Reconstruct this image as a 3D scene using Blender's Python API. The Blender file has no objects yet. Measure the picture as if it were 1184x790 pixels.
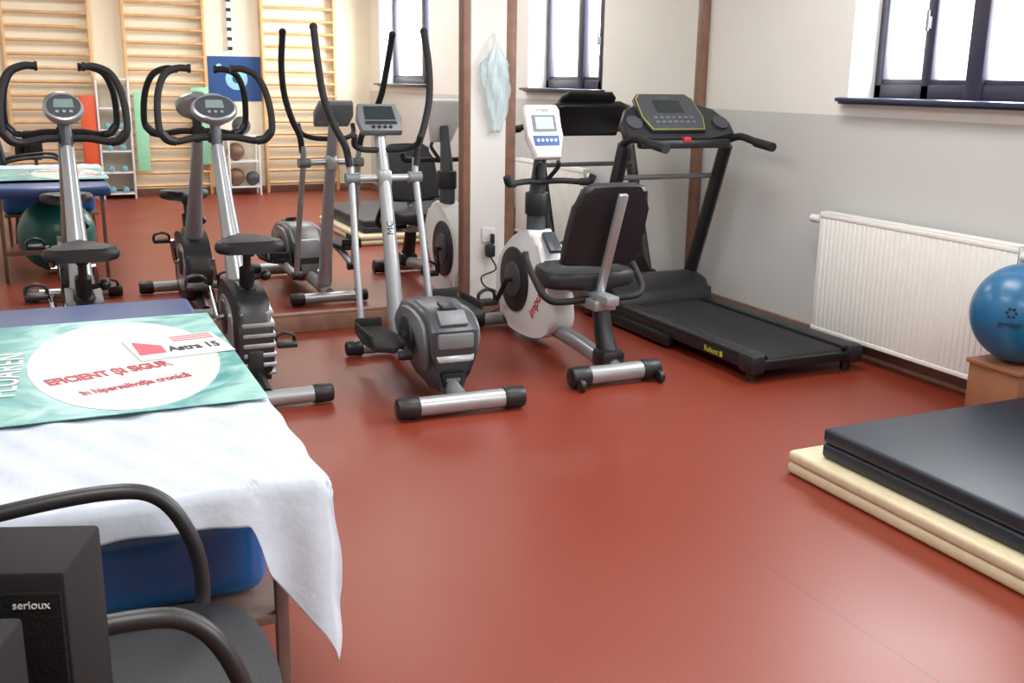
import bpy, bmesh, math, random
from mathutils import Vector as V, Matrix, Euler
from math import sin, cos, pi, radians as R
random.seed(3)
S=bpy.context.scene
COL=S.collection
S.view_settings.view_transform='Standard'

# ---------------------------------------------------------------- materials
def lin(c):
    return tuple(((x/255)/12.92 if x/255<=.04045 else ((x/255+.055)/1.055)**2.4) for x in c)
def mat(name,rgb,rough=.5,metal=0,var=.06,scale=30,bump=0,emit=0,alpha=1,trans=0,coat=0,spec=.5):
    m=bpy.data.materials.new(name); m.use_nodes=True
    nt=m.node_tree; n=nt.nodes; b=n['Principled BSDF']
    c=lin(rgb)
    tc=n.new('ShaderNodeTexCoord'); nz=n.new('ShaderNodeTexNoise'); nz.inputs['Scale'].default_value=scale; nz.inputs['Detail'].default_value=4
    nt.links.new(tc.outputs['Object'],nz.inputs['Vector'])
    rp=n.new('ShaderNodeValToRGB'); e=rp.color_ramp.elements
    e[0].position=.3; e[1].position=.7
    e[0].color=(*[x*(1-var) for x in c],1); e[1].color=(*[min(1,x*(1+var)) for x in c],1)
    nt.links.new(nz.outputs['Fac'],rp.inputs['Fac']); nt.links.new(rp.outputs['Color'],b.inputs['Base Color'])
    b.inputs['Roughness'].default_value=rough; b.inputs['Metallic'].default_value=metal
    b.inputs['Specular IOR Level'].default_value=spec
    if coat: b.inputs['Coat Weight'].default_value=coat; b.inputs['Coat Roughness'].default_value=.15
    if bump:
        bp=n.new('ShaderNodeBump'); bp.inputs['Strength'].default_value=bump; bp.inputs['Distance'].default_value=.005
        nt.links.new(nz.outputs['Fac'],bp.inputs['Height']); nt.links.new(bp.outputs['Normal'],b.inputs['Normal'])
    if emit:
        nt.links.new(rp.outputs['Color'],b.inputs['Emission Color']); b.inputs['Emission Strength'].default_value=emit
    if trans: b.inputs['Transmission Weight'].default_value=trans
    if alpha<1: b.inputs['Alpha'].default_value=alpha
    return m
BLK=mat('black_plastic',(31,32,36),.42)
BLKM=mat('black_painted_metal',(26,27,31),.32,var=.03)
RUB=mat('black_rubber',(26,26,29),.72,bump=.2,scale=120)
GREY=mat('dark_grey_plastic',(64,69,76),.34)
MGREY=mat('mid_grey_plastic',(112,117,122),.4)
SIL=mat('silver_paint',(168,173,178),.3,.5,var=.03)
CHR=mat('chrome',(205,208,212),.12,1,var=.02)
WHT=mat('white_plastic',(228,230,233),.3,var=.02)
LCD=mat('lcd_grey_green',(120,140,138),.2,emit=.1)
LCDD=mat('lcd_dark',(40,48,52),.15)
LCDC=mat('lcd_cyan',(165,215,220),.2,emit=.35)
BTN=mat('blue_keypad',(60,95,150),.35)
VIN=mat('black_vinyl',(28,30,36),.5,bump=.25,scale=200)
RED=mat('red_ink',(190,40,55),.5)
SRED=mat('soft_red_print',(190,88,100),.55)
WINK=mat('white_ink',(205,208,210),.5)
YEL=mat('yellow_ink',(200,200,60),.5)
DINK=mat('dark_ink',(30,32,40),.5)
BROWN=mat('brown_frame_wood',(132,98,82),.45,var=.18,scale=14)
PINE=mat('varnished_pine',(220,180,130),.45,var=.12,scale=10)
WOODL=mat('table_leg_wood',(112,92,84),.5,var=.15,scale=15)
BVIN=mat('blue_vinyl',(42,78,134),.32,bump=.1,scale=60,coat=.3)
BPAD=mat('bright_blue_vinyl',(20,92,158),.3,bump=.1,scale=20,coat=.2)
CREAM=mat('cream_vinyl',(214,203,172),.45,var=.05,bump=.1,scale=25)
NAVY=mat('navy_vinyl',(30,40,54),.45,var=.06,bump=.15,scale=120)
BALLB=mat('blue_rubber_ball',(26,100,146),.34,var=.05,coat=.2)
BALLG=mat('dark_green_ball',(24,92,84),.34)
CLOTH=mat('white_cotton_cloth',(192,202,218),.85,var=.03,scale=40,bump=.35)
PAPER=mat('white_card',(212,212,216),.6,var=.02)
RAD=mat('radiator_enamel',(238,239,236),.3,var=.015)
CABLE=mat('black_cable',(15,15,16),.5)
CARD=mat('brown_box_wood',(146,98,70),.6,var=.08,scale=12)
FRAME=mat('window_frame_dark',(50,48,66),.35)
SILL=mat('sill_dark_blue',(48,56,84),.3)
BAG=mat('thin_plastic_bag',(212,234,240),.2,alpha=.42,var=.06,scale=14,bump=.5)
WPAINT=mat('white_wall_paint',(232,231,229),.8,var=.02,scale=3)
def two_tone(name,lo,hi,zb):
    m=mat(name,hi,.7,var=.015,scale=4,bump=.15); nt=m.node_tree; n=nt.nodes; b=n['Principled BSDF']
    g=n.new('ShaderNodeNewGeometry'); sp=n.new('ShaderNodeSeparateXYZ'); nt.links.new(g.outputs['Position'],sp.inputs[0])
    mt=n.new('ShaderNodeMath'); mt.operation='GREATER_THAN'; mt.inputs[1].default_value=zb; nt.links.new(sp.outputs['Z'],mt.inputs[0])
    src=b.inputs['Base Color'].links[0].from_socket
    mx=n.new('ShaderNodeMix'); mx.data_type='RGBA'; nt.links.new(mt.outputs[0],mx.inputs['Factor'])
    mx.inputs['A'].default_value=(*lin(lo),1); nt.links.new(src,mx.inputs['B']); nt.links.new(mx.outputs['Result'],b.inputs['Base Color'])
    rr=n.new('ShaderNodeMath'); rr.operation='MULTIPLY_ADD'; rr.inputs[1].default_value=.3; rr.inputs[2].default_value=.45
    nt.links.new(mt.outputs[0],rr.inputs[0]); nt.links.new(rr.outputs[0],b.inputs['Roughness'])
    return m
WALLR=two_tone('two_tone_wall_paint',(202,203,203),(234,233,228),1.24)
WALLC=two_tone('cream_wall_paint',(242,234,212),(244,237,216),1.24)
def floor_mat():
    m=mat('red_vinyl_floor',(126,50,33),.36,var=.12,scale=160,bump=.06); nt=m.node_tree; n=nt.nodes; b=n['Principled BSDF']
    g=n.new('ShaderNodeNewGeometry'); nz=n.new('ShaderNodeTexNoise'); nz.inputs['Scale'].default_value=1.3; nt.links.new(g.outputs['Position'],nz.inputs['Vector'])
    mr=n.new('ShaderNodeMapRange'); mr.inputs['To Min'].default_value=.30; mr.inputs['To Max'].default_value=.46
    nt.links.new(nz.outputs['Fac'],mr.inputs['Value']); nt.links.new(mr.outputs[0],b.inputs['Roughness'])
    sp=n.new('ShaderNodeSeparateXYZ'); nt.links.new(g.outputs['Position'],sp.inputs[0])
    a=n.new('ShaderNodeMath'); a.operation='SUBTRACT'; a.inputs[1].default_value=1.87; nt.links.new(sp.outputs['X'],a.inputs[0])
    ab=n.new('ShaderNodeMath'); ab.operation='ABSOLUTE'; nt.links.new(a.outputs[0],ab.inputs[0])
    lt=n.new('ShaderNodeMath'); lt.operation='LESS_THAN'; lt.inputs[1].default_value=.0022; nt.links.new(ab.outputs[0],lt.inputs[0])
    ly=n.new('ShaderNodeMapRange'); ly.inputs['From Min'].default_value=2.7; ly.inputs['From Max'].default_value=2.1; nt.links.new(sp.outputs['Y'],ly.inputs['Value'])
    mu=n.new('ShaderNodeMath'); mu.operation='MULTIPLY'; nt.links.new(lt.outputs[0],mu.inputs[0]); nt.links.new(ly.outputs[0],mu.inputs[1])
    src=b.inputs['Base Color'].links[0].from_socket
    mx=n.new('ShaderNodeMix'); mx.data_type='RGBA'; nt.links.new(mu.outputs[0],mx.inputs['Factor']); nt.links.new(src,mx.inputs['A']); mx.inputs['B'].default_value=(.10,.025,.016,1)
    nt.links.new(mx.outputs['Result'],b.inputs['Base Color'])
    return m
FLOOR=floor_mat()
MIRR=bpy.data.materials.new('mirror_glass'); MIRR.use_nodes=True
_b=MIRR.node_tree.nodes['Principled BSDF']; _b.inputs['Base Color'].default_value=(.93,.93,.91,1); _b.inputs['Metallic'].default_value=1; _b.inputs['Roughness'].default_value=.0
def emat(name,col,st):
    m=bpy.data.materials.new(name); m.use_nodes=True; b=m.node_tree.nodes['Principled BSDF']
    b.inputs['Emission Color'].default_value=(*col,1); b.inputs['Emission Strength'].default_value=st; return m

# ---------------------------------------------------------------- mesh tools
def catmull(P,res):
    P=[V(p) for p in P]
    if len(P)<3: return P
    Q=[P[0]*2-P[1]]+P+[P[-1]*2-P[-2]]; out=[]
    for i in range(1,len(Q)-2):
        for k in range(res):
            t=k/res; a,b,c,d=Q[i-1],Q[i],Q[i+1],Q[i+2]
            out.append(.5*((2*b)+(c-a)*t+(2*a-5*b+4*c-d)*t*t+(3*b-a-3*c+d)*t**3))
    out.append(P[-1]); return out
class M:
    def __init__(s): s.bm=bmesh.new(); s.mi=0
    def _m(s,b,mi=None):
        mi=s.mi if mi is None else mi
        bmesh.ops.recalc_face_normals(b,faces=b.faces)
        for f in b.faces: f.material_index=mi; f.smooth=True
        me=bpy.data.meshes.new('t'); b.to_mesh(me); s.bm.from_mesh(me); bpy.data.meshes.remove(me); b.free(); return s
    def warp(s,fn):
        for v in s.bm.verts: v.co=V(fn(v.co))
        return s
    def box(s,c,d,r=(0,0,0),bev=0,seg=2,mi=None):
        b=bmesh.new(); bmesh.ops.create_cube(b,size=1)
        for v in b.verts: v.co=V((v.co.x*d[0],v.co.y*d[1],v.co.z*d[2]))
        if bev: bmesh.ops.bevel(b,geom=b.edges[:],offset=min(bev,min(d)*.49),segments=seg,profile=.5,affect='EDGES')
        bmesh.ops.transform(b,matrix=Matrix.Translation(c)@Euler(r).to_matrix().to_4x4(),verts=b.verts); return s._m(b,mi)
    def cyl(s,p,q,r1,r2=None,n=20,bev=0,mi=None):
        p=V(p);q=V(q);d=q-p;b=bmesh.new(); r2=r1 if r2 is None else r2
        bmesh.ops.create_cone(b,cap_ends=True,segments=n,radius1=r1,radius2=r2,depth=d.length)
        if bev:
            es=[e for e in b.edges if any(len(f.verts)>4 for f in e.link_faces)]
            bmesh.ops.bevel(b,geom=es,offset=bev,segments=2,profile=.5,affect='EDGES')
        bmesh.ops.transform(b,matrix=Matrix.Translation((p+q)/2)@d.to_track_quat('Z','Y').to_matrix().to_4x4(),verts=b.verts); return s._m(b,mi)
    def tube(s,pts,r,n=12,res=6,flat=1,mi=None,up=None):
        P=catmull(pts,res) if res>1 else [V(p) for p in pts]
        k=len(P); b=bmesh.new(); rings=[]
        T=[(P[min(i+1,k-1)]-P[max(i-1,0)]).normalized() for i in range(k)]
        u=V(up) if up else (V((1,0,0)) if abs(T[0].x)<.8 else V((0,0,1)))
        for i in range(k):
            u=(u-T[i]*u.dot(T[i])).normalized(); w=T[i].cross(u)
            if isinstance(r,(list,tuple)):
                f=i/(k-1)*(len(r)-1); j=min(int(f),len(r)-2); rr=r[j]+(r[j+1]-r[j])*(f-j)
            else: rr=r
            rings.append([b.verts.new(P[i]+u*(rr*cos(2*pi*a/n))+w*(rr*flat*sin(2*pi*a/n))) for a in range(n)])
        for i in range(k-1):
            for a in range(n): b.faces.new((rings[i][a],rings[i][(a+1)%n],rings[i+1][(a+1)%n],rings[i+1][a]))
        b.faces.new(rings[0]); b.faces.new(rings[-1]); return s._m(b,mi)
    def sph(s,c,r,rot=(0,0,0),mi=None,n=24):
        if not isinstance(r,(tuple,list)): r=(r,r,r)
        b=bmesh.new(); bmesh.ops.create_uvsphere(b,u_segments=n,v_segments=n*2//3,radius=1)
        bmesh.ops.transform(b,matrix=Matrix.Translation(c)@Euler(rot).to_matrix().to_4x4()@Matrix.Diagonal((*r,1)),verts=b.verts); return s._m(b,mi)
    def prism(s,pts,o,ax,ay,t,bev=0,mi=None,smooth=0,seg=2):
        o=V(o);ax=V(ax).normalized();ay=V(ay).normalized();nn=ax.cross(ay)
        if smooth: pts=smoothpoly(pts,smooth)
        b=bmesh.new(); A=[b.verts.new(o+ax*p[0]+ay*p[1]-nn*t/2) for p in pts]; B=[b.verts.new(o+ax*p[0]+ay*p[1]+nn*t/2) for p in pts]
        k=len(pts); f1=b.faces.new(A); f2=b.faces.new(B)
        for i in range(k): b.faces.new((A[i],A[(i+1)%k],B[(i+1)%k],B[i]))
        if bev:
            es=list(set(list(f1.edges)+list(f2.edges))); bmesh.ops.bevel(b,geom=es,offset=bev,segments=seg,profile=.5,affect='EDGES')
        return s._m(b,mi)
    def text(s,t,size,o,right,up,mi=None,ext=.0006,bold=0,ys=1):
        cu=bpy.data.curves.new('t','FONT'); cu.body=t; cu.size=size; cu.align_x='CENTER'; cu.align_y='CENTER'; cu.extrude=ext; cu.offset=bold
        ob=bpy.data.objects.new('t',cu); COL.objects.link(ob); bpy.context.view_layer.update()
        me=bpy.data.meshes.new_from_object(ob.evaluated_get(bpy.context.evaluated_depsgraph_get()))
        r=V(right).normalized(); u=V(up); u=(u-r*u.dot(r)).normalized(); n=r.cross(u); u=u*ys
        mx=Matrix((( r.x,u.x,n.x,o[0]),(r.y,u.y,n.y,o[1]),(r.z,u.z,n.z,o[2]),(0,0,0,1)))
        me.transform(mx)
        b=bmesh.new(); b.from_mesh(me); mi=s.mi if mi is None else mi
        for f in b.faces: f.material_index=mi
        m2=bpy.data.meshes.new('t2'); b.to_mesh(m2); s.bm.from_mesh(m2); b.free()
        bpy.data.meshes.remove(me); bpy.data.meshes.remove(m2); bpy.data.objects.remove(ob); bpy.data.curves.remove(cu); return s
    def obj(s,name,parent,mats,label=None,ang=38,kind=None,loc=None):
        me=bpy.data.meshes.new(name); s.bm.to_mesh(me); s.bm.free()
        for m in (mats if isinstance(mats,(list,tuple)) else [mats]): me.materials.append(m)
        me.set_sharp_from_angle(angle=R(ang))
        o=bpy.data.objects.new(name,me); COL.objects.link(o)
        if parent: o.parent=parent
        if label: o['label']=label
        if kind: o['kind']=kind
        if loc: o.location=loc
        return o
def smoothpoly(pts,k):
    q=[(p[0],p[1],0) for p in pts]; q=q[-2:]+q+q[:3]
    c=catmull(q,k); c=c[2*k:2*k+len(pts)*k]; return [(p.x,p.y) for p in c]
def thing(name,label,cat,loc,rz=0,group=None):
    e=bpy.data.objects.new(name,None); e.empty_display_size=.1; COL.objects.link(e); e.location=loc; e.rotation_euler=(0,0,R(rz))
    e['label']=label; e['category']=cat
    if group: e['group']=group
    return e
def top(o,label,cat,group=None):
    o['label']=label; o['category']=cat
    if group: o['group']=group
    return o
def copy_thing(root,loc,rz=None,label=None):
    kids={}
    for o in list(S.objects):
        if o.parent: kids.setdefault(o.parent.name,[]).append(o)
    def rec(o,par):
        c=o.copy(); COL.objects.link(c)
        if par: c.parent=par
        for ch in list(kids.get(o.name,[])): rec(ch,c)
        return c
    c=rec(root,None); c.location=loc
    if rz is not None: c.rotation_euler=(0,0,R(rz))
    if label: c['label']=label
    return c
def struct(o): o['kind']='structure'; return o
def sm(a,b,x):
    t=max(0,min(1,(x-a)/(b-a))); return t*t*(3-2*t)

# ---------------------------------------------------------------- room
XR=3.89; YM=5.64; XL=-2.4; YB=-1.70; ZC=2.95
m=M(); m.box(((XL+XR)/2,(YM+YB)/2,-.05),(XR-XL+.8,YM-YB+.8,.1)); struct(m.obj('floor',None,FLOOR))
m=M(); m.box(((XL+XR)/2,(YM+YB)/2,ZC+.05),(XR-XL+.8,YM-YB+.8,.1)); struct(m.obj('ceiling',None,WPAINT))
m=M(); m.box(((XL+XR)/2,YM+.13,ZC/2),(XR-XL+.8,.2,ZC)); struct(m.obj('wall_far',None,WALLR))
m=M(); m.box(((XL+XR)/2,YB-.1,ZC/2),(XR-XL+.8,.2,ZC)); struct(m.obj('wall_near',None,WALLC))
m=M(); m.box((XL-.1,(YM+YB)/2,ZC/2),(.2,YM-YB,ZC)); struct(m.obj('wall_left',None,WALLR))
WIN=[(3.02,4.33),(-1.25,.55)]
ZS=1.32; ZT=2.45
m=M(); T=.34
ys=[YB-.2]+[v for w in sorted(WIN) for v in w]+[YM+.2]
for i in range(0,len(ys),2): m.box((XR+T/2,(ys[i]+ys[i+1])/2,ZC/2),(T,ys[i+1]-ys[i],ZC))
for a,b in WIN:
    m.box((XR+T/2,(a+b)/2,ZS/2),(T,b-a,ZS)); m.box((XR+T/2,(a+b)/2,(ZC+ZT)/2),(T,b-a,ZC-ZT))
struct(m.obj('wall_right',None,WALLR))
for i,(a,b) in enumerate(WIN):
    m=M(); xf=XR+.2; w=.055
    m.box((xf,(a+b)/2,ZS+.045),(.06,b-a,.08),bev=.008); m.box((xf,(a+b)/2,ZT-.03),(.06,b-a,.06),bev=.008)
    m.box((xf,a+w/2,(ZS+ZT)/2),(.06,w,ZT-ZS),bev=.008); m.box((xf,b-w/2,(ZS+ZT)/2),(.06,w,ZT-ZS),bev=.008)
    m.box((xf,b-.35,(ZS+ZT)/2),(.06,.065,ZT-ZS),bev=.01)
    m.box((xf-.01,b-.66,(ZS+ZT)/2),(.07,.10,ZT-ZS),bev=.01)
    m.box((xf,(a+b)/2,ZS+.095),(.045,b-a-.1,.03),bev=.006)
    m.cyl((xf-.055,b-.35,1.66),(xf-.055,b-.35,1.76),.008,mi=1); m.box((xf-.04,b-.35,1.7),(.03,.02,.06),bev=.004,mi=1)
    struct(m.obj('window_%d'%(i+1),None,[FRAME,MGREY]))
    m=M(); m.box((XR+.06,(a+b)/2,ZS+.004),(.30,b-a-.002,.02),bev=.004); m.box((XR-.012,(a+b)/2,ZS-.002),(.045,b-a+.08,.035),bev=.006)
    struct(m.obj('trim_%d'%(i+1),None,SILL))
m=M(); m.box((XR-.011,(YB+YM)/2,.04),(.022,YM-YB,.08),bev=.004); m.box((XR-.02,(YB+YM)/2,.012),(.04,YM-YB,.024),bev=.006); struct(m.obj('baseboard_right',None,BROWN))
m=M(); m.box(((XL+XR)/2,YM-.001,.045),(XR-XL,.05,.09),bev=.004); struct(m.obj('baseboard_far',None,BROWN))
m=M(); m.box(((XL+XR)/2,YB+.011,.04),(XR-XL,.022,.08),bev=.004); struct(m.obj('baseboard_near',None,BROWN))
m=M(); m.box((2.385,YM,ZC/2+.045),(.22,.06,ZC-.09)); struct(m.obj('trim_3',None,WPAINT))
def mirror(x0,x1,fl,fr,label):
    e=thing('wall_mirror',label,'mirror',((x0+x1)/2,YM,.09))
    h=2.3; w=x1-x0
    M().box((0,.015,h/2),(w,.01,h)).obj('mirror_glass',e,MIRR)
    m=M()
    m.box((0,0,.008),(w,.03,.016),bev=.003); m.box((0,0,h-.02),(w,.04,.04),bev=.003)
    if fl: m.box((-w/2+fl/2,-.005,h/2),(fl,.05,h),bev=.004)
    if fr: m.box((w/2-fr/2,-.005,h/2),(fr,.05,h),bev=.004)
    m.obj('mirror_frame',e,BROWN)
mirror(-1.8,2.275,.05,.045,'large wall mirror with brown wooden frame beside a white pillar')
mirror(2.495,3.885,.065,.04,'brown-framed wall mirror filling the corner behind the treadmill')

# ceiling lamps
LP=[(.2,.6),(2.6,.6),(.2,3.6),(2.6,3.6)]
DG=emat('diffuser_glow',(1,.98,.95),3)
for (x,y) in LP:
    e=thing('ceiling_light','white fluorescent ceiling fitting with frosted diffuser','ceiling lamp',(x,y,ZC),group='fluorescent ceiling fittings')
    M().box((0,0,-.03),(.22,1.25,.06),bev=.01).obj('lamp_housing',e,WHT)
    M().box((0,0,-.07),(.18,1.2,.03),bev=.012).obj('diffuser',e,DG)
def area(name,loc,rot,sx,sy,p,col):
    l=bpy.data.lights.new(name,'AREA'); l.shape='RECTANGLE'; l.size=sx; l.size_y=sy; l.energy=p; l.color=col
    o=bpy.data.objects.new(name,l); COL.objects.link(o); o.location=loc; o.rotation_euler=rot; return o
for (x,y) in LP:
    area('lamp_light',(x,y,ZC-.1),(0,0,0),.7,1.4,38 if y>2 else 44,(1,.985,.945))
for a,b in WIN:
    area('daylight',(XR+.75,(a+b)/2,2.1),(0,R(78),0),1.6,b-a+.6,270,(.95,.98,1))
w=bpy.data.worlds.new('w'); S.world=w; w.use_nodes=True
w.node_tree.nodes['Background'].inputs[0].default_value=(.95,.98,1,1); w.node_tree.nodes['Background'].inputs[1].default_value=2.8

# ---------------------------------------------------------------- shared equipment parts
def foot(root,y,w,name='stabilizer_foot',r=.036,cap=.09,cr=.044,z=None,tubemat=SIL,flat=.85):
    z=cr+.002 if z is None else z
    f=M().tube([(-w/2+.02,y,z),(0,y,z),(w/2-.02,y,z)],r,res=2,n=16).obj(name,root,tubemat,'silver cross tube foot')
    for sx in (-1,1):
        M().cyl((sx*(w/2-cap),y,z),(sx*w/2,y,z),cr,cr*.93,bev=.012).obj('end_cap',f,BLK,'black plastic end cap')
    return f

# ---------------------------------------------------------------- upright bikes
def bike(loc,rz,label,con):
    e=thing('exercise_bike',label,'exercise bike',loc,rz,'upright exercise bikes')
    foot(e,-.54,.58); foot(e,.40,.42)
    M().tube([(0,-.54,.06),(0,-.3,.09),(0,.1,.11),(0,.40,.06)],.03,flat=1.3).obj('frame_beam',e,BLKM)
    prof=[(-.34,.09),(-.365,.22),(-.345,.36),(-.26,.44),(-.10,.47),(.06,.47),(.19,.40),(.25,.28),(.22,.14),(.05,.06),(-.22,.045)]
    sp=smoothpoly(prof,4)
    m=M(); m.prism(prof,(0,0,0),(0,1,0),(0,0,1),.15,bev=.03,smooth=4,mi=0)
    for k in range(7):
        z=.10+.047*k
        pts=[p for p in sp if p[0]<-.2]; yy=min(pts,key=lambda p:abs(p[1]-z))[0]
        m.box((.012,yy+.046,z),(.150,.10,.026),r=(R(-8+4*k),0,0),bev=.010,mi=1)
    m.box((-.01,-.345,.16),(.07,.06,.12),bev=.01,mi=0)
    m.prism([(p[0]*.62+.02,p[1]*.66+.09) for p in prof],(.076,0,0),(0,1,0),(0,0,1),.008,smooth=4,mi=1)
    m.prism([(p[0]*.62+.02,p[1]*.66+.09) for p in prof],(-.076,0,0),(0,1,0),(0,0,1),.008,smooth=4,mi=1)
    m.cyl((-.088,.0,.30),(.088,.0,.30),.085,mi=0,bev=.01,n=32)
    m.box((0,-.12,.46),(.09,.16,.06),bev=.025,mi=0)
    m.obj('flywheel_housing',e,[BLK,SIL],'black housing with silver ribs')
    m=M(); m.cyl((-.12,0,.30),(.12,0,.30),.014)
    m.tube([(.11,0,.30),(.13,-.06,.16)],.014,res=1,flat=.7); m.tube([(-.11,0,.30),(-.13,.06,.44)],.014,res=1,flat=.7)
    m.obj('crank',e,CHR)
    for sx,y,z in ((1,-.06,.16),(-1,.06,.44)):
        m=M(); m.box((sx*.19,y,z),(.095,.10,.022),bev=.006); m.box((sx*.19,y+.02,z+.045),(.085,.02,.006),bev=.002); m.tube([(sx*.145,y+.02,z),(sx*.15,y+.02,z+.035),(sx*.19,y+.02,z+.05),(sx*.23,y+.02,z+.035),(sx*.235,y+.02,z)],.008,flat=2)
        m.obj('pedal',e,BLK)
    m=M(); m.tube([(0,.02,.42),(0,.15,.60),(0,.31,.82),(0,.46,1.05)],[.055,.046,.037,.031],flat=1.4,n=16)
    m.box((0,.285,.80),(.02,.05,.05),mi=1,bev=.005)
    m.obj('front_post',e,[SIL,BLK],'slanted silver post')
    M().tube([(0,-.16,.44),(0,-.20,.56)],.034,res=1,n=16).cyl((0,-.2,.54),(0,-.215,.64),.018).cyl((.03,-.17,.51),(.075,-.175,.52),.012).sph((.085,-.175,.52),.025).box((0,-.215,.635),(.05,.10,.025),bev=.006).obj('seat_post',e,BLKM,'black height-adjustable post with knob')
    m=M(); m.prism([(-.14,-.12),(-.07,-.14),(.07,-.14),(.14,-.12),(.145,-.05),(.09,.02),(.035,.07),(.026,.16),(-.026,.16),(-.035,.07),(-.09,.02),(-.145,-.05)],(0,-.215,.675),(1,0,0),(0,1,0),.055,bev=.025,smooth=3,seg=4)
    m.box((0,-.353,.675),(.05,.006,.02),mi=1)
    m.obj('saddle',e,[VIN,MGREY],'black padded saddle')
    m=M(); q=.14; k=.95
    for sx in (-1,1):
        m.tube([(0,.37+q,1.10),(sx*.10*k,.35+q,1.10),(sx*.21*k,.32+q,1.085),(sx*.275*k,.30+q,1.12),(sx*.285*k,.32+q,1.21),(sx*.27*k,.36+q,1.32),(sx*.23*k,.39+q,1.40),(sx*.165*k,.40+q,1.43),(sx*.11*k,.405+q,1.43)],.017,res=8,n=14)
        m.cyl((sx*.115*k,.405+q,1.43),(sx*.10*k,.405+q,1.43),.021)
        m.tube([(sx*.205*k,.322+q,1.085),(sx*.245*k,.31+q,1.095),(sx*.278*k,.302+q,1.13)],.022,mi=1)
    m.box((0,.37+q,1.10),(.07,.06,.06),bev=.015)
    m.obj('handlebar',e,[RUB,BLK],'black looped multi-grip handlebar')
    m=M()
    m.tube([(0,.455,1.03),(0,.37+q,1.2)],.026,res=1,mi=1)
    ax=V((1,0,0)); ay=V((0,cos(R(52)),sin(R(52))))
    o=V((0,.36+q,1.235)); nn=ax.cross(ay)
    el=[(con*cos(t*2*pi/28),.080*sin(t*2*pi/28)) for t in range(28)]
    m.prism(el,o,ax,ay,.05,bev=.015,mi=0)
    m.prism([(x*.85,y*.82) for x,y in el],o+nn*.026,ax,ay,.004,mi=1)
    m.prism([(-.045,-.012),(.045,-.012),(.04,.035),(-.04,.035)],o+nn*.030,ax,ay,.003,mi=2)
    for j in range(3): m.cyl(o+nn*.028+ax*(-.03+.03*j)-ay*.035,o+nn*.034+ax*(-.03+.03*j)-ay*.035,.008,mi=0)
    m.obj('console',e,[SIL,GREY,LCD],'oval silver console with small screen')
    return e
bike((.80,4.84,0),0,'black and silver upright exercise bike facing the mirror beside the elliptical',.112)
bike((.118,4.86,0),0,'black and silver upright exercise bike beyond the massage table',.088)

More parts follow.
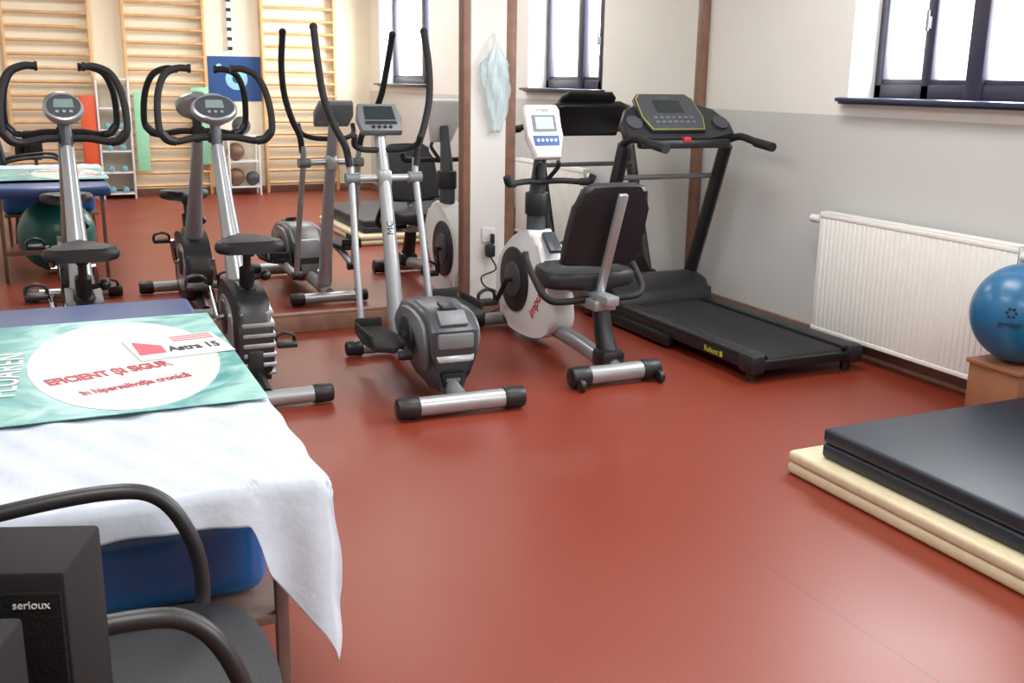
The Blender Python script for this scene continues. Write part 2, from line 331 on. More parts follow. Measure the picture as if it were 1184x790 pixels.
# ---------------------------------------------------------------- elliptical
def elliptical(loc,rz):
    e=thing('elliptical_trainer','silver and dark grey elliptical trainer with tall black handles','elliptical trainer',loc,rz)
    foot(e,-.575,.58,r=.042,cap=.10,cr=.05)
    foot(e,.50,.5,r=.034,cap=.09,cr=.042)
    M().tube([(0,-.57,.06),(0,-.3,.10),(0,.1,.10),(0,.50,.06)],.034,flat=1.3).tube([(0,.38,.08),(0,.41,.2)],.045,res=1).obj('frame_beam',e,SIL)
    m=M(); prof=[(-.46,.06),(-.445,.16),(-.505,.25),(-.50,.35),(-.42,.415),(-.22,.435),(-.04,.41),(.06,.33),(.08,.20),(.06,.10),(-.06,.05),(-.30,.045)]
    m.prism(prof,(0,0,0),(0,1,0),(0,0,1),.18,bev=.03,mi=0,seg=3)
    p2=[(-.45,.24),(-.44,.35),(-.36,.39),(-.18,.405),(-.06,.37),(.0,.30),(-.03,.19),(-.15,.12),(-.33,.13)]
    m.prism(p2,(.094,0,0),(0,1,0),(0,0,1),.018,bev=.006,smooth=2,mi=1)
    m.prism(p2,(-.094,0,0),(0,1,0),(0,0,1),.018,bev=.006,smooth=2,mi=1)
    m.box((0,-.487,.225),(.15,.035,.04),r=(R(-25),0,0),bev=.01,mi=2); m.box((0,-.500,.305),(.13,.02,.07),r=(R(-3),0,0),bev=.01,mi=1)
    m.box((0,-.452,.395),(.10,.08,.02),r=(R(40),0,0),bev=.006,mi=1)
    m.box((0,-.38,.435),(.05,.10,.02),r=(R(8),0,0),bev=.006,mi=3)
    m.box((0,-.452,.12),(.13,.025,.07),r=(R(6),0,0),bev=.008,mi=3); m.box((0,-.464,.12),(.09,.015,.02),bev=.004,mi=1)
    m.prism([(-.07,.12),(.07,.12),(.075,.30),(.05,.35),(-.05,.35),(-.075,.30)],(0,.072,0),(1,0,0),(0,-.05,1),.03,bev=.01,mi=2)
    m.warp(lambda c:(c.x*(.62+.66*sm(.06,.30,c.z)),c.y,c.z))
    m.obj('flywheel_housing',e,[GREY,MGREY,SIL,BLK],'dark grey angular flywheel housing narrowing to the floor')
    cy,cz=-.18,.26
    for sx,ang in ((-1,R(205)),(1,R(25))):
        px,pz=cy+.13*cos(ang),cz+.13*sin(ang)
        M().cyl((sx*.118,cy,cz),(sx*.136,cy,cz),.10,n=32,bev=.006).cyl((sx*.13,cy,cz),(sx*.155,cy,cz),.03).tube([(sx*.15,cy,cz),(sx*.15,px,pz)],.02,res=1,flat=.6).cyl((sx*.14,px,pz),(sx*.20,px,pz),.022).obj('crank_disc',e,[BLK])
        fy,fz=.42,.18 if sx<0 else .22
        b=M().tube([(sx*.185,px,pz),(sx*.185,(px+fy)/2,(pz+fz)/2+.01),(sx*.185,fy,fz)],.021,flat=1.25,res=3).cyl((sx*.15,fy,fz),(sx*.215,fy,fz),.026,mi=1).obj('pedal_beam',e,[SIL,BLK])
        t=.34; cy2=px+(fy-px)*t; cz2=pz+(fz-pz)*t+.035
        M().prism([(-.20,-.07),(.16,-.075),(.21,0),(.16,.075),(-.20,.07)],(sx*.22,cy2,cz2),(0,1,0),(1,0,0),.03,bev=.01,smooth=2).box((sx*.292,cy2,cz2+.025),(.012,.30,.045),bev=.005).box((sx*.22,cy2+.19,cz2+.03),(.13,.012,.05),bev=.005).obj('foot_pedal',b,[RUB],'black textured foot platform')
        lean=-.01 if sx<0 else .10
        pv=V((sx*.17,.62,.90))
        a=M().tube([(sx*.185,fy,fz),(sx*.18,.52,.55),pv,(sx*.175,.635,1.0)],.018,res=4).cyl((sx*.13,.62,.90),(sx*.20,.62,.90),.030,mi=1).obj('swing_arm',e,[SIL,MGREY],'silver lower swing arm')
        M().tube([(sx*.175,.625,.96),(sx*.192,.64,1.06),(sx*.24,.66+lean*.3,1.16),(sx*.285,.69+lean*.5,1.30),(sx*.302,.72+lean*.8,1.46),(sx*.305,.79+lean,1.64)],.0185,res=8,n=14).sph((sx*.305,.79+lean,1.64),.021).obj('handle_grip',a,[RUB],'tall black foam-covered handle')
    m=M(); m.tube([(0,.41,.12),(0,.50,.5),(0,.60,.85),(0,.70,1.14)],[.044,.038,.033,.03],n=16,res=4)
    m.text('MC',.05,(-.0,.505,.66),(0,.25,1),(-1,0,0),mi=1)
    m.cyl((-.16,.62,.90),(.16,.62,.90),.018,mi=0); m.box((0,.62,.9),(.07,.08,.09),bev=.015,mi=0)
    m.obj('front_post',e,[SIL,DINK],'slanted silver post')
    m=M()
    for sx in (-1,1): m.tube([(0,.66,1.04),(sx*.10,.62,1.045),(sx*.16,.57,1.07),(sx*.17,.53,1.12)],.015,res=6)
    m.obj('fixed_handlebar',e,[RUB])
    m=M(); ax=V((1,0,0)); ay=V((0,cos(R(48)),sin(R(48)))); o=V((0,.70,1.19)); nn=ax.cross(ay)
    m.prism([(-.105,-.09),(.105,-.09),(.12,0),(.10,.09),(-.10,.09),(-.12,0)],o,ax,ay,.05,bev=.015,mi=0)
    m.prism([(-.08,-.02),(.08,-.02),(.075,.065),(-.075,.065)],o+nn*.027,ax,ay,.004,mi=1)
    m.prism([(-.085,-.05),(.085,-.05),(.08,-.03),(-.08,-.03)],o+nn*.027,ax,ay,.003,mi=2)
    for k in range(4): m.cyl(o+nn*.025+ax*(-.045+.03*k)-ay*.068,o+nn*.032+ax*(-.045+.03*k)-ay*.068,.009,mi=2)
    m.obj('console',e,[MGREY,LCDD,BLK],'grey console with dark screen')
    return e
elliptical((1.575,4.50,0),-2)

# ---------------------------------------------------------------- recumbent bike
def recumbent(loc,rz):
    e=thing('recumbent_bike','white and black recumbent exercise bike with padded backrest','exercise bike',loc,rz)
    f=foot(e,-.67,.48,r=.044,cap=.10,cr=.052)
    for sx in (-1,1): M().cyl((sx*.2,-.735,.03),(sx*.225,-.735,.03),.03,bev=.004).obj('transport_wheel',f,BLK)
    foot(e,.62,.46)
    m=M(); m.tube([(0,-.67,.07),(0,-.35,.11),(0,.0,.13),(0,.2,.15)],.036,flat=1.2,mi=0); m.tube([(0,.3,.12),(0,.62,.05)],.03,res=1,mi=1)
    m.obj('frame_beam',e,[SIL,BLKM],'silver low frame tube')
    M().tube([(0,-.62,.08),(0,-.55,.22),(0,-.50,.38)],[.055,.045,.04],flat=1.1,n=16).box((0,-.60,.11),(.13,.13,.10),bev=.03).obj('seat_column',e,BLKM)
    M().box((0,-.33,.39),(.07,.60,.045),bev=.008).box((0,-.48,.355),(.12,.16,.05),bev=.01).obj('seat_rail',e,SIL,'silver sliding seat rail')
    m=M(); m.prism([(-.20,-.18),(.20,-.18),(.215,-.02),(.17,.16),(.06,.2),(-.06,.2),(-.17,.16),(-.215,-.02)],(0,-.28,.462),(1,0,0),(0,1,0),.08,bev=.03,smooth=3,seg=4); m.obj('seat_cushion',e,VIN,'black padded seat')
    th=R(69); ay=V((0,-cos(th),sin(th)))
    m=M(); m.prism([(-.17,-.20),(.17,-.20),(.20,-.15),(.195,.10),(.165,.19),(.12,.215),(-.12,.215),(-.165,.19),(-.195,.10),(-.20,-.15)],(0,-.535,.735),(1,0,0),ay,.045,bev=.02,smooth=2,seg=3,mi=0)
    m.obj('backrest',e,[VIN],'black padded backrest')
    M().box(V((0,-.585,.64)),(.045,.025,.56),r=(pi/2-th,0,0),bev=.006).box((0,-.642,.82),(.05,.006,.07),r=(pi/2-th,0,0),mi=1).box((0,-.52,.40),(.05,.14,.03),bev=.005).obj('backrest_strut',e,[SIL,BLK],'silver strut behind backrest')
    m=M()
    for sx in (-1,1): m.tube([(0,-.44,.37),(sx*.20,-.46,.37),(sx*.27,-.44,.40),(sx*.285,-.36,.47),(sx*.285,-.27,.54),(sx*.28,-.24,.58)],.017,res=6,n=12)
    m.obj('side_handle',e,[RUB],'black bent handlebar beside the seat')
    prof=[(-.10,.13),(-.13,.24),(-.06,.36),(.02,.50),(.10,.60),(.22,.62),(.38,.56),(.54,.44),(.60,.30),(.56,.14),(.42,.05),(.1,.05)]
    m=M(); m.prism(prof,(0,0,0),(0,1,0),(0,0,1),.14,bev=.03,smooth=4,mi=0,seg=4)
    m.box((0,.03,.575),(.075,.14,.03),r=(R(38),0,0),bev=.01,mi=3)
    for sx in (-1,1):
        m.cyl((sx*.065,.34,.33),(sx*.081,.34,.33),.18,n=40,bev=.004,mi=1)
        m.cyl((sx*.07,.34,.33),(sx*.090,.34,.33),.10,n=36,bev=.004,mi=3)
    m.text('impulse',.085,(.0715,.06,.27),(0,.62,.8),(0,-.8,.62),mi=2,ext=.001,bold=.0015)
    m.text('impulse',.085,(-.0715,.045,.27),(0,-.62,.8),(0,.8,.62),mi=2,ext=.001,bold=.0015)
    m.obj('flywheel_housing',e,[WHT,BLK,RED,GREY],'white housing with black disc and red lettering')
    m=M(); m.cyl((-.13,.34,.33),(.13,.34,.33),.014); m.tube([(.12,.34,.33),(.14,.25,.47)],.015,res=1,flat=.7); m.tube([(-.12,.34,.33),(-.14,.43,.19)],.015,res=1,flat=.7); m.obj('crank',e,[BLKM])
    for sx,y,z in ((1,.25,.47),(-1,.43,.19)):
        M().box((sx*.2,y,z),(.10,.10,.025),bev=.006).tube([(sx*.15,y,z),(sx*.155,y,z+.05),(sx*.2,y-.01,z+.075),(sx*.245,y,z+.05),(sx*.25,y,z)],.008,flat=2).obj('pedal',e,BLK)
    m=M(); m.tube([(0,.22,.55),(0,.23,.72),(0,.20,.95),(0,.17,1.10)],[.055,.05,.035,.028],n=16,res=5,mi=0); m.cyl((0,.22,.70),(0,.22,.82),.065,mi=1,bev=.01); m.obj('front_post',e,[GREY,BLK],'dark grey post')
    m=M()
    for sx in (-1,1): m.tube([(0,.17,.88),(sx*.10,.14,.885),(sx*.20,.10,.88),(sx*.235,.07,.885)],.016,res=6).tube([(sx*.19,.10,.88),(sx*.235,.07,.885),(sx*.25,.06,.92)],.020)
    m.tube([(.03,.16,.89),(.06,.1,.96),(.05,.08,.99)],.012); m.tube([(-.03,.16,.89),(-.06,.1,.96),(-.05,.08,.99)],.012)
    m.obj('handlebar',e,[RUB])
    th=R(68); ax=V((1,0,0)); ay=V((0,cos(th),sin(th))); o=V((0,.16,1.13)); nn=ax.cross(ay)
    m=M(); m.prism([(-.075,-.14),(.075,-.14),(.10,-.02),(.105,.12),(.09,.15),(-.09,.15),(-.105,.12),(-.10,-.02)],o,ax,ay,.05,bev=.018,mi=0,seg=3)
    m.prism([(-.068,.0),(.068,.0),(.068,.09),(-.068,.09)],o+nn*.026,ax,ay,.004,mi=1)
    m.prism([(-.05,.014),(.05,.014),(.05,.078),(-.05,.078)],o+nn*.029,ax,ay,.003,mi=2)
    m.prism([(-.07,-.075),(.07,-.075),(.075,-.02),(-.075,-.02)],o+nn*.026,ax,ay,.003,mi=3)
    for k in range(5): m.cyl(o+nn*.026+ax*(-.05+.025*k)-ay*.047,o+nn*.032+ax*(-.05+.025*k)-ay*.047,.008,mi=0)
    m.text('FITNESS',.02,o+nn*.0265+ay*.115,ax,ay,mi=1)
    m.obj('console',e,[WHT,MGREY,LCDC,BTN],'tall white console with pale blue screen')
recumbent((2.40,4.75,0),0)

# ---------------------------------------------------------------- treadmill
def treadmill(loc,rz):
    e=thing('treadmill','black folding treadmill standing along the wall under the window','treadmill',loc,rz)
    L0,L1=-.84,.72
    m=M(); m.box((0,(L0+L1)/2,.085),(.60,L1-L0,.045),bev=.006); m.obj('deck',e,BLKM)
    m=M(); m.box((0,(L0+.55)/2+.02,.118),(.45,.55-L0-.06,.012),bev=.004); m.cyl((-.225,L0+.045,.092),(.225,L0+.045,.092),.031); m.obj('running_belt',e,RUB,'black running belt')
    for sx in (-1,1):
        m=M(); m.box((sx*.285,(L0+.5)/2,.124),(.10,.5-L0-.04,.026),bev=.01,mi=0); m.box((sx*.31,(L0+.5)/2,.09),(.045,.5-L0,.06),bev=.01,mi=0)
        m.box((sx*.30,L0+.05,.092),(.09,.12,.10),bev=.025,mi=0); m.cyl((sx*.29,L0+.06,.0),(sx*.29,L0+.06,.06),.025,mi=0)
        if sx<0:
            m.text('Robust',.043,(-.3335,-.50,.088),(0,-1,0),(0,0,1),mi=1); m.box((-.3335,-.585,.088),(.001,.022,.028),mi=1)
        m.obj('side_rail',e,[BLK,YEL])
    m=M(); m.prism([(.42,.10),(.44,.17),(.52,.23),(.68,.26),(.80,.22),(.84,.12),(.80,.04),(.46,.05)],(0,0,0),(0,1,0),(0,0,1),.66,bev=.03,smooth=3,seg=3); m.obj('motor_hood',e,BLK,'black motor cover')
    m=M()
    for sx in (-1,1): m.box((sx*.33,.35,.045),(.05,.95,.06),bev=.01)
    m.cyl((-.36,.82,.045),(.36,.82,.045),.035); m.obj('base_frame',e,BLKM)
    for sx in (-1,1):
        m=M(); m.tube([(sx*.345,.78,.06),(sx*.345,.60,.55),(sx*.345,.42,1.05)],.033,res=1,flat=1.5,n=8); m.box((sx*.345,.76,.10),(.06,.16,.16),bev=.02); m.obj('upright',e,BLKM,'slanted black upright')
    M().tube([(-.345,.52,.86),(.345,.52,.86)],.015,res=1).obj('cross_bar',e,MGREY)
    for sx in (-1,1):
        M().tube([(sx*.34,.44,1.06),(sx*.345,.30,1.10),(sx*.345,.15,1.08),(sx*.345,.0,1.06)],.021,res=5).tube([(sx*.345,.14,1.075),(sx*.345,-.01,1.058)],.026,res=1).obj('handrail_grip',e,RUB)
    th=R(42); ax=V((1,0,0)); ay=V((0,cos(th),sin(th))); o=V((0,.46,1.17)); nn=ax.cross(ay)
    m=M(); m.prism([(-.36,-.13),(-.17,-.15),(.17,-.15),(.36,-.13),(.37,-.02),(.30,.09),(.21,.13),(-.21,.13),(-.30,.09),(-.37,-.02)],o,ax,ay,.06,bev=.02,mi=0,seg=3)
    o=o-ax*.03
    m.prism([(-.18,-.11),(.18,-.11),(.215,.0),(.20,.15),(.16,.19),(-.16,.19),(-.20,.15),(-.215,.0)],o+nn*.035,ax,ay,.03,bev=.01,mi=0)
    m.prism([(-.172,-.10),(.172,-.10),(.203,.0),(.19,.145),(.155,.18),(-.155,.18),(-.19,.145),(-.203,.0)],o+nn*.0505,ax,ay,.003,mi=3)
    m.prism([(-.168,-.097),(.168,-.097),(.199,.0),(.186,.142),(.152,.177),(-.152,.177),(-.186,.142),(-.199,.0)],o+nn*.0525,ax,ay,.003,mi=1)
    m.prism([(-.09,.03),(.09,.03),(.09,.125),(-.09,.125)],o+nn*.055,ax,ay,.003,mi=2)
    for i in range(7):
        for j in range(2): m.box(o+nn*.055+ax*(-.12+.04*i)+ay*(-.01-.035*j),(.022,.014,.004),r=(th,0,0),mi=4)
    o=o+ax*.03
    for sx in (-1,1):
        m.cyl(o+nn*.02+ax*(sx*.29)-ay*.03,o+nn*.04+ax*(sx*.29)-ay*.03,.05,mi=1,n=28)
    m.text('ROBUST',.024,o-ax*.03+nn*.056+ay*.147,ax,ay,mi=4)
    m.obj('console',e,[BLK,GREY,LCDD,YEL,MGREY],'wide black console with dark screen and keys')
    M().box((0,.34,1.06),(.60,.06,.05),bev=.015).box((0,.32,1.085),(.05,.03,.03),bev=.006,mi=1).obj('front_bar',e,[BLK,RED])
treadmill((3.335,4.66,0),0)

# ---------------------------------------------------------------- radiator
e=thing('radiator','white ribbed panel radiator mounted low on the wall','radiator',(XR-.006,3.69,.10))
Ln=1.25; H=.635
m=M(); m.box((-.115,0,H/2),(.012,Ln,H),bev=.004)
k=int(Ln/.0333)
for i in range(k):
    y=-Ln/2+.035+i*(Ln-.07)/(k-1); m.box((-.120,y,H/2),(.010,.021,H-.05),bev=.0048)
m.box((-.075,0,H/2),(.008,Ln-.02,H-.02)); m.box((-.09,0,H-.035),(.06,Ln-.06,.012))
for s_ in (-1,1): m.box((-.088,s_*(Ln/2-.003),H/2),(.062,.006,H),bev=.002)
m.box((-.120,0,H-.012),(.012,Ln,.022),bev=.004); m.box((-.120,0,.012),(.012,Ln,.022),bev=.004)
m.obj('radiator_panel',e,RAD)
M().box((-.088,0,H+.004),(.065,Ln,.01),bev=.003).obj('top_grille',e,RAD)
for s_ in (-1,1): M().box((-.03,s_*.45,H*.7),(.06,.03,.1)).obj('wall_bracket',e,RAD)
M().cyl((-.09,Ln/2,H-.04),(-.09,Ln/2+.035,H-.04),.012).cyl((-.09,Ln/2+.03,H-.04),(-.09,Ln/2+.10,H-.04),.022,bev=.005).obj('thermostat_valve',e,WHT,'white radiator valve')
M().tube([(-.09,-Ln/2,H-.04),(-.07,-Ln/2-.02,H-.08),(-.03,-Ln/2-.03,H-.1),(-.03,-Ln/2-.03,.2),(-.03,-Ln/2-.03,-.10)],.009,res=4).cyl((-.09,-Ln/2-.0,H-.04),(-.09,-Ln/2-.03,H-.04),.02).obj('supply_pipe',e,WHT)

# ---------------------------------------------------------------- mats, box, ball
e=thing('gym_mat','cream vinyl folded gym mat lying under a dark mat','gym mat',(2.93,2.12,0))
for z in (.023,.067): M().box((0,0,z),(1.02,1.44,.044),bev=.016,seg=3).obj('mat_layer',e,CREAM)
e=thing('gym_mat','thick navy blue folded gym mat stacked on the cream mat','gym mat',(3.10,2.02,.09))
for z in (.029,.085): M().box((0,0,z),(1.24,1.42,.055),bev=.014,seg=3).obj('mat_layer',e,NAVY)
e=thing('step_box','brown wooden box standing against the radiator','wooden box',(3.655,2.88,0))
M().box((0,0,.145),(.34,.25,.27),bev=.006).box((0,0,.285),(.36,.27,.02),bev=.004).obj('box_body',e,CARD)
e=thing('exercise_ball','blue rubber exercise ball resting on the brown box','exercise ball',(3.615,2.88,.295))
m=M(); m.sph((0,0,.205),.205,n=64)
d=V((-.88,-.44,.08)).normalized()
rt=V((0,0,1)).cross(d).normalized(); upv=d.cross(rt)
c=V((0,0,.205))+d*.2055
m.text('gymball',.030,c-upv*.028,rt,upv,mi=1)
for k in range(6):
    q=c+rt*.017*cos(k*pi/3)+upv*(.018+.017*sin(k*pi/3)); m.cyl(q-d*.002,q+d*.0012,.006,mi=1)
m.obj('ball_shell',e,[BALLB,DINK])

# ---------------------------------------------------------------- massage table, cloth, banner
TX0,TX1,TY0,TY1,TZ=-.34,.425,1.84,3.66,.65
e=thing('massage_table','blue vinyl treatment table covered with a white cloth and a banner','massage table',((TX0+TX1)/2,(TY0+TY1)/2,0))
w_,l_=TX1-TX0,TY1-TY0
M().box((0,0,TZ-.035),(w_,l_,.07),bev=.022,seg=4).obj('padded_top',e,BVIN,'blue vinyl padded top')
for sx in (-1,1):
    for sy in (-1,1): M().box((sx*(w_/2-.06),sy*(l_/2-.07),.29),(.026,.026,.58),bev=.004).obj('leg',e,WOODL,'brown wooden leg')
M().box((0,l_/2-.07,.2),(w_-.12,.025,.03)).obj('stretcher',e,WOODL)
M().box((0,-.49,.335),(w_-.10,.72,.02),bev=.003).obj('shelf',e,WOODL)
e=thing('folded_mattress','blue vinyl mattress stored on the shelf under the table','mattress',(.03,2.30,.3455))
m=M(); m.box((0,0,.105),(.66,.66,.205),bev=.05,seg=5)
m.warp(lambda c:(c.x,c.y-.012*cos(c.x*9)*(1 if c.y<0 else 0),c.z+(.012*cos(c.x*5) if c.z>.1 else 0)-.008*(1 if c.z>.1 else 0)))
m.obj('mattress_pad',e,BPAD)
def cloth():
    b=bmesh.new(); NX,NY=150,120; g=[]
    top_z=TZ+.006
    for j in range(NY+1):
        row=[]
        for i in range(NX+1):
            u=i/NX; v=j/NY
            over_x=.03+.05*v*v; x=TX0-.02+(TX1+over_x-(TX0-.02))*u
            y_far=2.46-.02*sin(u*7); ramp=sm(.755,.80,u)*.30+.70*max(0,min(1,(u-.78)/.165))
            over_y=.075+.006*sin(u*9)+.285*ramp-.17*max(0,(u-.95)/.05)
            y=y_far+(TY0-over_y-y_far)*v
            ax_=max(0,x-TX1); ay_=max(0,TY0-y)
            z=top_z+.0035*sin(x*23+y*9)*sin(y*17-x*5)+.002*sin(x*61+y*31)
            px,py=x,y
            if ax_>0: px=TX1+.010*min(1,ax_/.02)+.42*ax_+.004*sin(y*34)*min(1,ax_/.05)
            if ay_>0:
                py=TY0-.010*min(1,ay_/.02)-.02*ay_/.2-.008*sin(x*46+1)*min(1,ay_/.12)
            drop=ax_*.55+ay_
            if drop>0: z=TZ+.004-max(0,drop-.006)
            row.append(b.verts.new((px,py,z)))
        g.append(row)
    for j in range(NY):
        for i in range(NX): b.faces.new((g[j][i],g[j][i+1],g[j+1][i+1],g[j+1][i]))
    m=M(); m._m(b); o=m.obj('table_cloth',None,CLOTH,ang=180)
    top(o,'white cotton cloth draped over the end of the table','tablecloth')
    sd=o.modifiers.new('s','SOLIDIFY'); sd.thickness=.002; sd.offset=1
cloth()
def banner_mat():
    m=bpy.data.materials.new('banner_print'); m.use_nodes=True; nt=m.node_tree; n=nt.nodes; b=n['Principled BSDF']; b.inputs['Roughness'].default_value=.35
    tc=n.new('ShaderNodeTexCoord'); nz=n.new('ShaderNodeTexNoise'); nz.inputs['Scale'].default_value=4; nz.inputs['Distortion'].default_value=2
    rp=n.new('ShaderNodeValToRGB'); e=rp.color_ramp.elements
    e[0].color=(*lin((60,142,146)),1); e[0].position=.35; e[1].color=(*lin((155,202,196)),1); e[1].position=.65
    nt.links.new(tc.outputs['Object'],nz.inputs['Vector']); nt.links.new(nz.outputs['Fac'],rp.inputs['Fac']); nt.links.new(rp.outputs['Color'],b.inputs['Base Color']); return m
BAN=banner_mat(); BANW=mat('banner_pale',(198,208,204),.4,var=.03); BANP=mat('pink_ink',(168,30,56),.5)
m=M(); bz=TZ+.0175
y0,y1=2.335,3.30
m.box(((TX0+.438)/2,(y0+y1)/2,bz),(.438-TX0,y1-y0,.002),mi=0)
lens=[(.155+.235*cos(t*2*pi/40),2.80+.45*sin(t*2*pi/40)) for t in range(40)]
m.prism(lens,(0,0,bz+.0015),(1,0,0),(0,1,0),.0012,mi=1)
rt_=(1,.30,0)
m.text('EFICIENT ȘI SIGUR',.037,(.110,2.68,bz+.0026),rt_,(0,1,0),mi=2,bold=.0014,ys=2.0)
m.text('în hipersalivația cronică',.028,(.165,2.555,bz+.0026),rt_,(0,1,0),mi=2,bold=.0007,ys=1.9)
m.text('FLUAREN',.10,(-.125,2.76,bz+.0026),(.05,1,0),(-1,0,0),mi=3,bold=.001)
o=m.obj('printed_banner',None,[BAN,BANW,BANP,WINK]); top(o,'teal and white printed banner with pink lettering on the table','banner')
m=M(); m.box((0,0,.0015),(.25,.23,.002),mi=0)
m.prism([(-.115,-.06),(-.105,.09),(-.04,.02),(-.045,-.06)],(0,0,.003),(1,0,0),(0,1,0),.0006,mi=1)
for k in range(3): m.prism([(.0,.050+.022*k),(.115,.050+.022*k),(.115,.060+.022*k),(.0,.060+.022*k)],(0,0,.003),(1,0,0),(0,1,0),.0006,mi=1)
m.text('Astra 15',.040,(.036,-.03,.003),(1,0,0),(0,1,0),mi=2,bold=.0012,ys=1.9)
o=m.obj('name_card',None,[PAPER,SRED,DINK],loc=(.300,2.89,bz+.0025)); o.rotation_euler=(0,0,R(8)); top(o,'white card with red stripes lying on the banner','card')

e=thing('exercise_ball','dark green exercise ball stored under the treatment table','exercise ball',(.06,3.2,0)); m=M(); m.sph((0,0,.265),.265,n=64); m.obj('ball_shell',e,BALLG)

# ---------------------------------------------------------------- office chair
e=thing('office_chair','black fabric armchair with curved armrests standing at the table','chair',(-.01,1.52,0))
m=M(); m.prism([(-.25,-.21),(.20,-.215),(.265,-.16),(.285,0),(.265,.16),(.20,.215),(-.25,.21)],(0,0,.455),(1,0,0),(0,1,0),.07,bev=.028,smooth=3,seg=4); m.obj('seat',e,VIN)
m=M(); m.prism([(-.20,-.22),(.20,-.22),(.22,0),(.19,.24),(-.19,.24),(-.22,0)],(-.31,0,.74),(0,1,0),(-.15,0,1),.06,bev=.025,smooth=3,seg=3); m.obj('backrest',e,VIN)
for sy in (-1,1):
    M().tube([(-.30,sy*.225,.60),(-.26,sy*.228,.67),(-.12,sy*.23,.702),(.06,sy*.23,.715),(.145,sy*.23,.69),(.195,sy*.23,.60),(.205,sy*.225,.50),(.18,sy*.2,.44)],.0135,res=8,n=14,flat=1.1).obj('armrest',e,BLK,'black curved armrest')
for sx in (-1,1):
    for sy in (-1,1): M().tube([(sx*.2,sy*.2,.43),(sx*.23,sy*.215,.0)],.013,res=1).obj('leg',e,BLKM)
M().tube([(-.24,0,.43),(-.32,0,.46),(-.33,0,.6)],.02,flat=2).obj('back_support',e,BLKM)

# ---------------------------------------------------------------- desk & speakers
e=thing('desk','plain brown desk holding the black speakers','desk',(-.50,.88,0))
M().box((0,0,.665),(1.02,.62,.03),bev=.004).obj('desk_top',e,WOODL)
for sx in (-1,1): M().box((sx*.46,0,.325),(.03,.56,.65)).obj('side_panel',e,WOODL)
SPK=mat('speaker_body',(26,25,27),.7,spec=.25); SPG=mat('speaker_grille',(13,13,15),.8,bump=.5,scale=300,spec=.2)
def speaker(loc,rz,label,txt,h):
    e=thing('computer_speaker',label,'speaker',loc,rz,'desk speakers')
    M().box((0,0,h/2),(.12,.12,h),bev=.006).obj('cabinet',e,SPK)
    M().box((0,-.0625,h/2-.006),(.112,.006,h-.03),bev=.003).obj('front_grille',e,SPG)
    if txt: M().text('serioux',.0125,(.026,-.0662,h-.034),(1,0,0),(0,0,1)).obj('lettering',e,WINK)
speaker((-.052,1.145,.68),-20,'black desktop speaker with small white lettering',1,.222)
speaker((-.132,.985,.68),-20,'black desktop speaker with plain dark grille',0,.205)

# ---------------------------------------------------------------- pillar items
e=thing('plastic_bag','crumpled pale blue plastic bag hanging on the white pillar','plastic bag',(2.415,YM-.075,1.11))
b=bmesh.new(); NU,NV=40,40; rr=[]
for j in range(NV+1):
    v=j/NV; z=.49*v; wd=.070*(.45+.65*sin(pi*min(1,(1-v)*1.0+.10))**.8)*(1 if v<.75 else 1-.85*(v-.75)/.25)
    row=[]
    for i in range(NU):
        a=2*pi*i/NU; k=1+.16*sin(5*a+9*v)+.10*sin(11*a-14*v)+.07*sin(3*a+17*v); row.append(b.verts.new((wd*k*cos(a)+.008*sin(6*v),.035*k*sin(a)*(wd/.09),z+.01*sin(7*a))))
    rr.append(row)
for j in range(NV):
    for i in range(NU): b.faces.new((rr[j][i],rr[j][(i+1)%NU],rr[j+1][(i+1)%NU],rr[j+1][i]))
b.faces.new(rr[0]); m=M(); m._m(b); m.obj('bag_body',e,BAG,ang=180)
M().tube([(0,0,.48),(-.005,.02,.525),(0,.045,.54)],.005).obj('bag_handle',e,BAG)
e=thing('power_socket','white wall socket with a black adapter plugged in','power socket',(2.39,YM-.03,.50))
M().box((0,-.006,0),(.085,.012,.085),bev=.004).cyl((0,-.011,0),(0,-.014,0),.028).obj('socket_plate',e,WHT)
M().box((0,-.03,-.09),(.055,.05,.075),bev=.012).box((.015,-.03,-.02),(.02,.03,.06),bev=.006).obj('plug_adapter',e,BLK)
M().tube([(0,-.03,-.12),(.03,-.05,-.2),(-.06,-.05,-.24),(-.04,-.05,-.3),(.04,-.04,-.34),(.09,-.04,-.42),(.0,-.04,-.47)],.005,n=8,res=8).obj('cable',e,CABLE)
M().box((0,0,0),(.12,.05,.035),bev=.01).obj('power_strip',None,WHT,loc=(2.42,YM-.10,.0185))
top(bpy.data.objects['power_strip'],'small white power strip on the floor by the pillar','power strip')

# ---------------------------------------------------------------- opposite wall (seen in mirror)
def wallbars(x):
    e=thing('wall_bars','varnished pine gymnastic wall bars fixed to the cream wall','wall bars',(x,YB,0),group='gymnastic wall bars')
    for sx in (-1,1): M().box((sx*.44,.06,1.27),(.035,.10,2.54),bev=.004).obj('upright',e,PINE)
    for k in range(17): M().tube([(-.44,.085,.12+.148*k),(.44,.085,.12+.148*k)],.018,res=1,flat=1.35).obj('rung',e,PINE)
    return e
w0=wallbars(.18); copy_thing(w0,(1.42,YB,0)); copy_thing(w0,(2.98,YB,0))
e=thing('dumbbell_rack','white metal shelf rack holding pale blue dumbbells','shelf rack',(.80,YB+.2,0))
for sx in (-1,1): M().box((sx*.17,0,.68),(.02,.24,1.36),bev=.003).obj('side_panel',e,WHT)
for z in (.06,.30,.54,.78,1.02,1.34): M().box((0,0,z),(.34,.24,.018)).obj('shelf',e,WHT)
DB=mat('dumbbell_blue',(120,175,190),.4); ORG=mat('orange_mat',(222,92,54),.5); GRN=mat('green_mat',(150,210,176),.5); BRB=mat('brown_ball',(120,90,72),.45); GYB=mat('grey_ball',(70,76,84),.5); POS=mat('poster_blue',(40,80,140),.4); CY=mat('cyan_print',(150,205,225),.4)
first=None
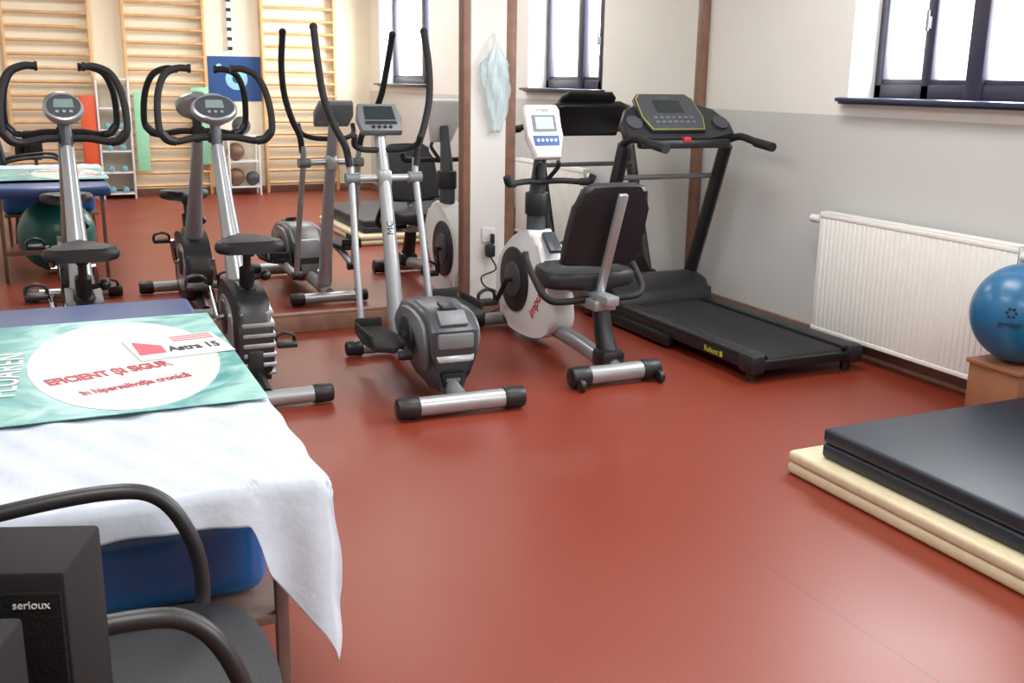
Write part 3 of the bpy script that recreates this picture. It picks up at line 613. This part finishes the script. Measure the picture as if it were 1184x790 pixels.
for z in (.069,.309,.549,.789):
    for x in (.73,.87):
        if first is None:
            first=thing('dumbbell','pale blue vinyl dumbbell on the white rack','dumbbell',(x,YB+.24,z),group='dumbbells on the rack')
            M().cyl((0,-.07,.035),(0,.07,.035),.014).obj('bar',first,DB)
            for s_ in (-1,1): M().cyl((0,s_*.05,.035),(0,s_*.085,.035),.034,n=8,bev=.006).obj('weight',first,DB)
        else: copy_thing(first,(x,YB+.24,z))
e=thing('ball_rack','white wire rack holding medicine balls','shelf rack',(2.22,YB+.22,0))
for sx in (-1,1):
    for sy in (-1,1): M().cyl((sx*.18,sy*.12,0),(sx*.18,sy*.12,.72),.012).obj('post',e,WHT)
for z in (.10,.40,.70): M().box((0,0,z),(.38,.26,.015)).obj('shelf',e,WHT)
for (x,z,r,mm,nm) in ((2.13,.108,.105,BRB,'brown'),(2.33,.108,.085,GYB,'grey'),(2.14,.408,.105,BRB,'brown'),(2.22,.708,.11,GYB,'grey')):
    o=M().sph((0,0,r),r).obj('medicine_ball',None,mm,loc=(x,YB+.22,z)); top(o,nm+' medicine ball on the white rack','medicine ball','medicine balls on the rack')
o=M().box((0,0,.58),(.16,.05,1.16),bev=.01).obj('rolled_mat',None,ORG,loc=(.53,YB+.28,.0)); top(o,'orange foam mat standing upright beside the rack','gym mat')
o=M().box((0,0,.45),(.20,.02,.90),bev=.006).obj('hanging_mat',None,GRN,loc=(1.77,YB+.14,.36)); top(o,'light green mat hanging on the wall bars','gym mat')
o=M().box((0,0,.45),(.14,.02,.90),bev=.006).obj('hanging_mat',None,GRN,loc=(1.10,YB+.14,.30)); top(o,'light green mat hanging on the wall bars','gym mat')
e=thing('wall_poster','blue poster with a pale round figure on the wall','poster',(2.21,YB,1.10))
M().box((0,.006,.26),(.62,.01,.52),mi=0).cyl((.02,.011,.26),(.02,.014,.26),.13,n=30,mi=1).cyl((.02,.013,.26),(.02,.016,.26),.05,n=24,mi=0).cyl((-.18,.011,.40),(-.18,.014,.40),.035,n=24,mi=1).obj('poster_sheet',e,[POS,CY])
o=M().box((0,0,.3),(.05,.01,.75),mi=0)
for k in range(7): o.box((0,0,-.04+.11*k),(.052,.013,.04),mi=1)
o=o.obj('hanging_strap',None,[WHT,DINK],loc=(2.17,YB+.03,1.75)); top(o,'striped strap hanging on the cream wall','strap')

# ---------------------------------------------------------------- camera
f,yaw,pit,rol=1188.7,.4276,.2496,.0147
fw=V((sin(yaw)*cos(pit),cos(yaw)*cos(pit),-sin(pit))); r=V((cos(yaw),-sin(yaw),0)); u=r.cross(fw)
r2=r*cos(rol)+u*sin(rol); u2=-r*sin(rol)+u*cos(rol)
cd=bpy.data.cameras.new('camera'); cam=bpy.data.objects.new('camera',cd); COL.objects.link(cam)
cam.matrix_world=Matrix(((r2.x,u2.x,-fw.x,0),(r2.y,u2.y,-fw.y,0),(r2.z,u2.z,-fw.z,1.4),(0,0,0,1)))
cd.sensor_width=36; cd.lens=f/1184*36; cd.clip_start=.05
S.camera=cam
